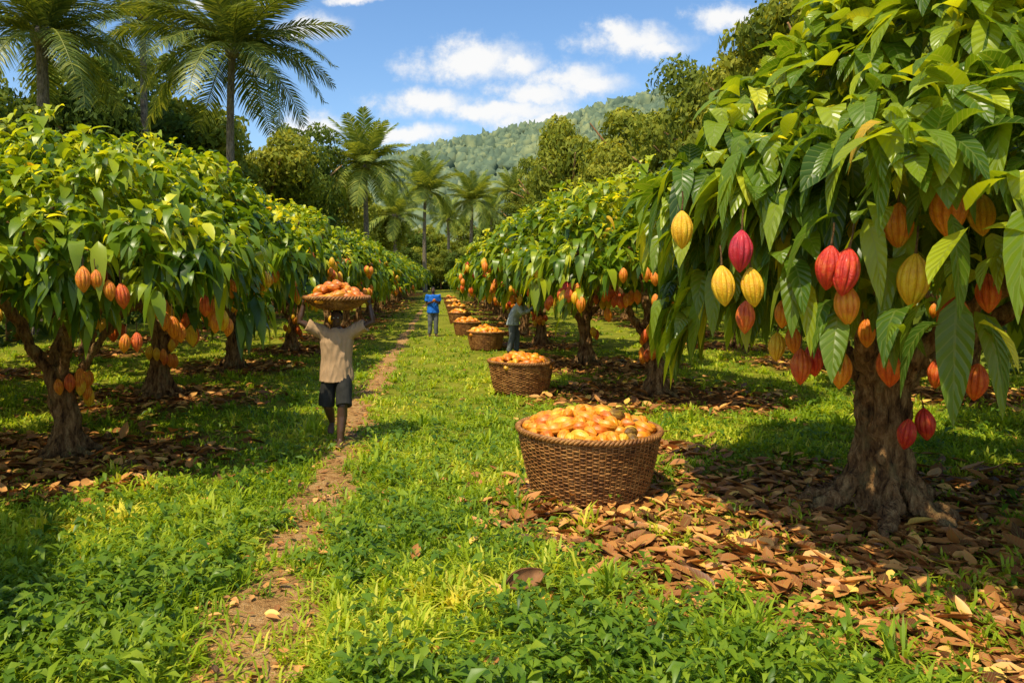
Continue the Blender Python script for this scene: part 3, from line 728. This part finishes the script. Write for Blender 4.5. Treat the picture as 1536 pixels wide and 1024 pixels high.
J3 = dict(pelvis=(0, .06, .89), waist=(0, .03, 1.05), chest=(0, -.09, 1.25), neck=(0, -.17, 1.4), head=(0, -.24, 1.52), headx=.35,
          hipL=(.09, .06, .86), kneeL=(.1, -.02, .47), ankleL=(.11, .0, .085), toeL=(.12, -.18, .022),
          hipR=(-.09, .06, .86), kneeR=(-.1, .04, .47), ankleR=(-.11, .14, .085), toeR=(-.12, -.04, .022),
          shL=(.18, -.14, 1.35), elL=(.24, -.3, 1.18), wrL=(.16, -.5, 1.3), shR=(-.18, -.14, 1.35), elR=(-.24, -.28, 1.15), wrR=(-.12, -.48, 1.22),
          hdL=(-.2, -1, .3), hdR=(.2, -1, .2), pnL=(-1, 0, -.3), pnR=(1, 0, -.3), sdL=1, sdR=-1, curl=.7, longsleeve=True, hem=.08)
person((1.93, 19.9, .0), math.radians(65), J3, 'person in a pale shirt and white headscarf leaning toward the right row of trees', 'palecloth', 'greycloth', 'white', True, .012, .99)

# ------------------------------------------------------------ palms
def frond_mesh(name, seed, L=4.6, droop=.55, n=64, w0=.075, mat='palm'):
    g = np.random.default_rng(seed)
    t = np.linspace(0, 1, 14)
    ax = np.stack([L*(t-.2*droop*t*t), .12*np.sin(t*3+seed), L*(.25*t-droop*.95*t**2.2)], 1)
    mb = MB(); mb.tube(ax, list(np.linspace(.05, .01, 14)), 5)
    Vt = np.array(mb.v); Ft = [f for f in mb.f if len(f) == 4]
    q = np.repeat(np.linspace(.1, 1, n), 2); sgn = np.tile([-1, 1], n); N = 2*n
    P = np.stack([np.interp(q, t, ax[:, i]) for i in range(3)], 1)
    P2 = np.stack([np.interp(np.clip(q+.02, 0, 1), t, ax[:, i]) for i in range(3)], 1)
    tg = norm(P2-P+np.array([1e-3, 0, 0]))
    S = np.array([0, 1., 0])*sgn[:, None]
    D = norm(S*.78+tg*.62+np.array([0, 0, .2])+g.normal(size=(N, 3))*.07)
    Ll = (1.05*np.sin(PI*np.clip(q*.85+.12, 0, 1))**.6)*(.9+.2*g.random(N))*(L/4.6)
    w = w0*(L/4.6)
    V = np.zeros((N, 3, 2, 3)); wd = tg
    for i, (a, ww) in enumerate(((0, .6), (.5, 1), (1, .1))):
        c = P+D*(Ll*a)[:, None]-np.array([0, 0, 1.])*(Ll*.42*a*a)[:, None]
        V[:, i, 0] = c-wd*w*ww*.5; V[:, i, 1] = c+wd*w*ww*.5
    b = (np.arange(N)*6)[:, None]
    F = np.concatenate([b+np.array([[0, 1, 3, 2]]), b+np.array([[2, 3, 5, 4]])], 0)
    F = np.concatenate([np.array(Ft), F+len(Vt)]); V = np.concatenate([Vt, V.reshape(-1, 3)])
    T = np.concatenate([np.full(len(Vt), .8), np.repeat(np.clip(.5+g.normal(size=N)*.17, 0, 1), 6)])
    return np_mesh(name, V, F, M[mat], T)
FR = [frond_mesh('frond_%d' % i, i, 4.6, d) for i, d in enumerate((.28, .45, .7))]
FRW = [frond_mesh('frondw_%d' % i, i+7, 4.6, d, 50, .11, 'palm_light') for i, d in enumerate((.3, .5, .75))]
def palm(px, py, Y, rpx, label, nf=30, tw=.22):
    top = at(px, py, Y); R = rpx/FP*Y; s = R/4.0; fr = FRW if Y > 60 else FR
    r = empty('palm_tree', (top.x, Y, 0)); tag(r, label, 'palm tree')
    H = top.z; mb = MB(); pts = []; rad = []; g = random.Random(px)
    for i in range(30):
        q = i/29; pts.append((math.sin(q*2+px)*.3*q*(1-q)*2, 0, -.2+(H+.1)*q)); rad.append(tw*(1.35-.45*q+.35*max(0, .06-q)/.06)*(1+(.07 if i % 2 else 0)))
    mb.tube(pts, rad, 12); mb.ell((0, 0, H), (tw*2, tw*2, tw*2.2), 10, 8)
    link('trunk', mb.mesh('palm_trunk', M['palmbark']), r)
    for i in range(nf):
        u = i/nf
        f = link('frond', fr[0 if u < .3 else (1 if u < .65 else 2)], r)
        el = 1.25-1.65*u+g.uniform(-.1, .1)
        f.location = (0, 0, H); f.rotation_euler = (g.uniform(-.35, .35), -el, i*2.4+g.uniform(-.2, .2)); q = s*g.uniform(.88, 1.1); f.scale = (q, q, q)
palm(62, 55, 27, 150, 'tall dark palm tree at the far left edge', 40, .2)
palm(348, 78, 34, 150, 'tall palm with wide arching fronds left of the sky', 40, .17)
palm(215, 30, 42, 105, 'palm tree standing between the two tall left palms', 32, .18)
palm(548, 252, 66, 76, 'medium palm behind the left row, left of the hill', 38, .2)
palm(638, 288, 102, 56, 'small slim palm at the far end of the lane, left of centre', 34, .22)
palm(708, 303, 106, 48, 'small palm just right of the end of the lane', 32, .22)
palm(768, 290, 112, 38, 'distant palm half hidden by the right-hand trees', 26, .22)
palm(592, 325, 95, 50, 'low palm beside the slim palm at the end of the left row', 26, .22)
palm(672, 330, 128, 34, 'tiny palm between the two small palms beyond the lane', 24, .22)
palm(738, 322, 126, 34, 'tiny palm right of the small palm beyond the lane', 24, .22)

# ------------------------------------------------------------ forest trees
def quads(P, Nn, size, g, tint):
    N = len(P); rv = norm(g.normal(size=(N, 3))); A = norm(np.cross(Nn, rv)); B = np.cross(Nn, A)
    s = size[:, None]
    V = np.stack([P-A*s, P-B*s*.45+Nn*s*.1, P+A*s, P+B*s*.45+Nn*s*.1], 1)
    F = np.arange(N*4).reshape(N, 4)
    return V.reshape(-1, 3), F, np.repeat(tint, 4)
def forest_crown(name, seed, mat, W=1.0, H=1.0, n=9000, leaf=.17, nb=16):
    g = np.random.default_rng(seed); Ps = []; Ns = []; Ts = []
    B = []
    for i in range(nb):
        d = norm(g.normal(size=3)); q = g.random()**.5*.72
        c = d*q*np.array([W, W, H]); B.append((c, .24+.2*g.random()))
    for c, r in B:
        m_ = n//nb; d = norm(g.normal(size=(m_, 3))); d[:, 2] = np.abs(d[:, 2])*np.where(g.random(m_) < .75, 1, -1)
        rr = r*(1-.35*g.random(m_)**2)*(1+.2*np.sin(5*d[:, 0]+3*d[:, 1]+c[0]*9))
        Ps.append(c+d*rr[:, None]*np.array([1.1, 1.1, .75])); Ns.append(norm(d+g.normal(size=(m_, 3))*.6))
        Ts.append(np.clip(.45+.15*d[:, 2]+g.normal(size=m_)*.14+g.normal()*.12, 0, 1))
    P = np.concatenate(Ps); V, F, T = quads(P, np.concatenate(Ns), leaf/4.5*(.7+.7*g.random(len(P))), g, np.concatenate(Ts))
    return np_mesh(name, V, F, M[mat], T, smooth=False)
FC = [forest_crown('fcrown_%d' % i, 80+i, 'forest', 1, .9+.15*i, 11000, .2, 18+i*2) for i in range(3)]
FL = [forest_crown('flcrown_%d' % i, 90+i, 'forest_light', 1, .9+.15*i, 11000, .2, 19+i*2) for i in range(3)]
def ftrunk(name, seed):
    g = random.Random(seed); mb = MB()
    mb.tube([(0, 0, -.02), (.01, 0, .15), (.02, .01, .4), (0, .02, .62), (.02, 0, .85)], [.032, .024, .02, .016, .006], 9)
    for i in range(6):
        a = i*1.1+g.uniform(0, .5); z = g.uniform(.35, .6)
        mb.tube(bez((0, 0, z), (math.cos(a)*.08, math.sin(a)*.08, z+.1), (math.cos(a)*.25, math.sin(a)*.25, z+g.uniform(.15, .3)), 5), [.012, .01, .008, .006, .003], 6)
    return mb.mesh(name, M['bark'])
FT = [ftrunk('ftrunk_%d' % i, i) for i in range(3)]
def ftree(px, topy, Y, wpx, light, label, i, group=None, low=.28):
    x = (px-VX)/FP*Y; H = CAMZ+(HY-topy)/FP*Y; W = wpx/FP*Y*.5
    r = empty('broadleaf_tree', (x, Y, 0), i*1.3); tag(r, label, 'tree', group)
    tr = link('trunk', FT[i % 3], r); tr.scale = (H*.9, H*.9, H*.95)
    cr = link('crown', (FL if light else FC)[i % 3], r)
    hh = H*(1-low)/2; cr.scale = (W, W, hh); cr.location = (0, 0, H-hh*.95)
left = [(-40, 50, 38, 260, 0, 'dark broadleaf tree at the far left behind the leftmost palm'), (120, 60, 40, 240, 0, 'dark broadleaf tree between the two tall palms'), (215, 85, 48, 230, 0, 'broadleaf tree left of the wide palm'),
        (300, 115, 50, 220, 1, 'broadleaf tree directly behind the wide palm\'s trunk'), (400, 190, 56, 170, 1, 'lighter green tree right of the wide palm\'s trunk'), (455, 190, 62, 150, 0, 'broadleaf tree behind the left row, left of the medium palm'),
        (505, 235, 76, 120, 1, 'smaller broadleaf tree just left of the medium palm'), (575, 305, 98, 110, 1, 'low tree behind the far end of the left row'), (20, 150, 24, 240, 0, 'shadowy tree low at the left edge above the outer row')]
right = [(858, 165, 74, 135, 1, 'yellow-green tree in front of the hill, leftmost tall one on the right'), (815, 225, 92, 95, 1, 'small yellow-green tree at the foot of the hill'), (955, 132, 62, 170, 1, 'yellow-green tree standing right of the leftmost tall one'),
         (905, 215, 56, 120, 1, 'low rounded tree just above the right row'), (1030, 95, 52, 190, 1, 'tall yellow-green tree whose crown crosses the ridge line'), (1095, 45, 44, 200, 1, 'tall tree left of the large cacao tree\'s crown top'),
         (1165, 15, 38, 220, 1, 'broad tree behind the large cacao tree\'s left side'), (1240, -60, 33, 300, 1, 'very tall tree rising behind the large cacao tree'), (1370, -80, 30, 300, 0, 'dark tree hidden behind the large cacao tree'), (1500, -60, 26, 330, 0, 'dark tree behind the large cacao tree at the right edge'),
         (785, 280, 108, 90, 1, 'small tree beside the distant palm'), (1000, 225, 44, 150, 0, 'low dark tree above the second cacao tree of the right row')]
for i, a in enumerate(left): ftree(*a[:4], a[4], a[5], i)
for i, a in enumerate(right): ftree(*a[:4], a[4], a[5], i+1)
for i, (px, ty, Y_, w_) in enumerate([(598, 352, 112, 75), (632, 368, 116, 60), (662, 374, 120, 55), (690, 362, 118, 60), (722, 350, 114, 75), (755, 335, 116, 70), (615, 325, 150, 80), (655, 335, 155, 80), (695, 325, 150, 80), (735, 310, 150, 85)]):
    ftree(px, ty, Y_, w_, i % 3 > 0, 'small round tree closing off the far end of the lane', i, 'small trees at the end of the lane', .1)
g = np.random.default_rng(5); n = 50000
pl = np.array([(-14, 4), (-15.5, 40), (-14, 80), (-9, 121), (11, 123), (14, 80), (14.5, 40), (13.5, 4)], float)
sl = np.linalg.norm(np.diff(pl, axis=0), axis=1); cs = np.concatenate([[0], np.cumsum(sl)])
u = g.random(n)*cs[-1]; bx = np.interp(u, cs, pl[:, 0]); by = np.interp(u, cs, pl[:, 1])
hN = 2.6+.9*np.sin(u*.7)+.7*np.sin(u*1.9+1)+.5*np.sin(u*4.3)
ph = g.random(n)*PI; rr = np.sqrt(g.random(n))*.35+.65
off = np.cos(ph)*1.6*rr; zz = np.sin(ph)*hN*rr
P = np.stack([bx+off*np.sign(-bx+1e-6), by+g.normal(size=n)*.8, np.abs(zz)], 1)
Nn = norm(g.normal(size=(n, 3))+np.array([0, 0, .4]))
V, F, T = quads(P, Nn, .13+.16*g.random(n)*(1+by/80), g, np.clip(.4+.2*np.sin(u*1.3)+g.normal(size=n)*.15, 0, 1))
tag(link('undergrowth', np_mesh('undergrowth', V, F, M['forest'], T, smooth=False)), 'dense dark undergrowth bordering the plantation behind the tree rows', 'undergrowth', kind='stuff')

# ------------------------------------------------------------ hill
rx = np.array([-1500, -500, -260, -180, -110, -40, 22, 83, 144, 193, 270, 370, 660, 1500.]); rh = np.array([0, 6, 20, 50, 86, 110, 123, 138, 156, 168, 182, 184, 140, 50.])
def hill_h(x, y):
    b = np.interp(x, rx, rh)
    t = np.clip((y-300)/(760-300), 0, 1); t = t**1.5*(2.5-1.5*t); b2 = np.clip(1-(y-780)/700, 0, 1)
    return b*t*b2*(1+.04*sn(x, y, .012))+8*sn(x, y, .018, 2)*t*np.clip((720-y)/200, .25, 1)
xs = np.arange(-1500, 1501, 16.); ys = np.arange(280, 1500, 16.); X, Y = np.meshgrid(xs, ys); nx = len(xs)
Z = hill_h(X, Y)-.3
ii = (np.arange(len(ys)-1)[:, None]*nx+np.arange(nx-1)[None]).ravel()
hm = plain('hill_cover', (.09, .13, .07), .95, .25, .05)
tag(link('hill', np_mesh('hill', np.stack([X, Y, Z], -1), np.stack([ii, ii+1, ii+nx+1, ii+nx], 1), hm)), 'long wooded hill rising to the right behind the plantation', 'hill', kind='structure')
g = np.random.default_rng(8); nt = 13000
tx = g.uniform(-290, 520, nt); ty = 320+460*g.random(nt); tr_ = g.uniform(2.4, 7.2, nt); thh = tr_*g.uniform(.6, 1.35, nt)
tz_ = hill_h(tx, ty); la, lo = 6, 9
ph = np.linspace(-.15, PI/2, la); th = np.arange(lo)*2*PI/lo
D0 = np.stack([np.cos(ph)[:, None]*np.cos(th), np.cos(ph)[:, None]*np.sin(th), np.repeat(np.sin(ph)[:, None], lo, 1)], -1).reshape(-1, 3)
rot = g.random(nt)*6.28; cr_, sr_ = np.cos(rot), np.sin(rot)
Dd = np.stack([D0[None, :, 0]*cr_[:, None]-D0[None, :, 1]*sr_[:, None], D0[None, :, 0]*sr_[:, None]+D0[None, :, 1]*cr_[:, None], np.repeat(D0[None, :, 2], nt, 0)], -1)
rn = 1+.16*g.normal(size=(nt, la*lo)); rn[:, -lo:] = 1.0
P = np.stack([tx, ty, tz_+thh*.35], 1)[:, None]+Dd*np.stack([tr_, tr_, thh*1.2], 1)[:, None]*rn[..., None]
i = (np.arange(la-1)*lo)[:, None]; j = np.arange(lo)[None]; j2 = (j+1) % lo
f0 = np.stack([i+j, i+j2, i+lo+j2, i+lo+j], -1).reshape(-1, 4)
F = ((np.arange(nt)*la*lo)[:, None, None]+f0[None]).reshape(-1, 4)
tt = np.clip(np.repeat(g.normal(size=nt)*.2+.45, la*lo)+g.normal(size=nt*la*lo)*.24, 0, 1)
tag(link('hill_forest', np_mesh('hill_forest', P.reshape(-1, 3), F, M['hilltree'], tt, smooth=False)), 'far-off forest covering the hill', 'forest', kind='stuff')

# ------------------------------------------------------------ world, sun, camera
s = Vector((-.3, -.38, .88)).normalized()
w = bpy.data.worlds.new('World'); sc.world = w; w.use_nodes = True; nt_ = w.node_tree; nt_.nodes.clear()
class WT(NT):
    def __init__(s_): s_.t = nt_
q = WT(); out = q.n('ShaderNodeOutputWorld')
sky = q.n('ShaderNodeTexSky', sky_type='NISHITA', sun_disc=False); sky.sun_elevation = math.asin(s.z); sky.sun_rotation = math.atan2(s.x, s.y)
sky.air_density = 1.0; sky.dust_density = 1.2; sky.ozone_density = 1.6
hs = q.n('ShaderNodeHueSaturation'); hs.inputs['Saturation'].default_value = 1.2; hs.inputs['Value'].default_value = 1.35; q.l(sky.outputs[0], hs.inputs['Color'])
bg = q.n('ShaderNodeBackground'); bg.inputs[1].default_value = .15; q.l(hs.outputs[0], bg.inputs[0])
tc = q.n('ShaderNodeTexCoord'); sp = q.n('ShaderNodeSeparateXYZ'); q.l(tc.outputs['Generated'], sp.inputs[0])
ysafe = q.math('MAXIMUM', sp.outputs[1], .05)
cb = q.n('ShaderNodeCombineXYZ'); q.l(q.math('DIVIDE', sp.outputs[0], ysafe), cb.inputs[0]); q.l(q.math('DIVIDE', sp.outputs[2], ysafe), cb.inputs[1])
def wn(scale, det):
    nd = q.n('ShaderNodeTexNoise'); nd.inputs['Scale'].default_value = scale; nd.inputs['Detail'].default_value = det; nd.inputs['Roughness'].default_value = .65
    q.l(cb.outputs[0], nd.inputs['Vector']); return nd
n1 = wn(20, 9); n2 = wn(9, 3)
wv = q.n('ShaderNodeVectorMath', operation='SUBTRACT'); q.l(n1.outputs['Color'], wv.inputs[0]); wv.inputs[1].default_value = (.5, .5, .5)
wm = q.n('ShaderNodeVectorMath', operation='MULTIPLY_ADD'); q.l(wv.outputs[0], wm.inputs[0]); wm.inputs[1].default_value = (.05, .04, 0); q.l(cb.outputs[0], wm.inputs[2])
prev = None
CL = [(690, 100, 85, 26), (725, 88, 70, 30), (775, 95, 45, 18), (850, 118, 60, 24), (885, 128, 55, 18), (800, 140, 70, 18), (635, 155, 85, 20), (735, 165, 120, 18), (945, 62, 80, 22), (925, 50, 40, 20), (985, 72, 50, 14), (1095, 25, 65, 20), (465, 42, 50, 18), (340, 5, 60, 12), (470, 190, 60, 22), (600, 200, 90, 14), (530, 0, 40, 8), (830, 180, 120, 14)]
for (a, b, c_, d_) in CL:
    v = q.n('ShaderNodeVectorMath', operation='SUBTRACT'); q.l(wm.outputs[0], v.inputs[0]); v.inputs[1].default_value = ((a-VX)/FP, (HY-b)/FP, 0)
    v2 = q.n('ShaderNodeVectorMath', operation='MULTIPLY'); q.l(v.outputs[0], v2.inputs[0]); v2.inputs[1].default_value = (FP/c_/1.1, FP/d_/1.15, 0)
    v3 = q.n('ShaderNodeVectorMath', operation='LENGTH'); q.l(v2.outputs[0], v3.inputs[0])
    f = q.math('SUBTRACT', 1.1, v3.outputs['Value'])
    prev = f if prev is None else q.math('MAXIMUM', prev, f)
f = q.math('ADD', prev, q.math('MULTIPLY', q.math('SUBTRACT', n1.outputs['Fac'], .5), 2.0))
mr = q.n('ShaderNodeMapRange', interpolation_type='SMOOTHSTEP'); q.l(f, mr.inputs[0]); mr.inputs[1].default_value = -.2; mr.inputs[2].default_value = .85
front = q.math('GREATER_THAN', sp.outputs[1], .06)
mask = q.math('MULTIPLY', mr.outputs[0], front)
cc = q.ramp(q.math('ADD', q.math('MULTIPLY', f, .55), q.math('MULTIPLY', n2.outputs['Fac'], .5)), [(.25, (.78, .84, .92)), (.6, (1, .99, .97))])
bg2 = q.n('ShaderNodeBackground'); q.l(cc, bg2.inputs[0]); bg2.inputs[1].default_value = 1.0
mx = q.n('ShaderNodeMixShader'); q.l(q.math('MULTIPLY', mask, .95), mx.inputs[0]); q.l(bg.outputs[0], mx.inputs[1]); q.l(bg2.outputs[0], mx.inputs[2]); q.l(mx.outputs[0], out.inputs[0])
sd = bpy.data.lights.new('sun', 'SUN'); sd.energy = 5.0; sd.angle = math.radians(.6); sd.color = (1, .9, .66)
so_ = bpy.data.objects.new('sun', sd); C.objects.link(so_); so_.rotation_euler = s.to_track_quat('Z', 'Y').to_euler(); so_.location = (-10, -10, 30)
cd = bpy.data.cameras.new('camera'); cd.sensor_width = 36; cd.lens = FP/1536*36; cd.shift_x = (768-VX)/1536; cd.shift_y = -(512-HY)/1536; cd.clip_end = 4000; cd.clip_start = .05
co = bpy.data.objects.new('camera', cd); C.objects.link(co); co.location = (0, 0, CAMZ); co.rotation_euler = (PI/2, 0, 0); sc.camera = co
sc.view_settings.view_transform = 'Standard'; sc.view_settings.look = 'None'; sc.view_settings.exposure = 0
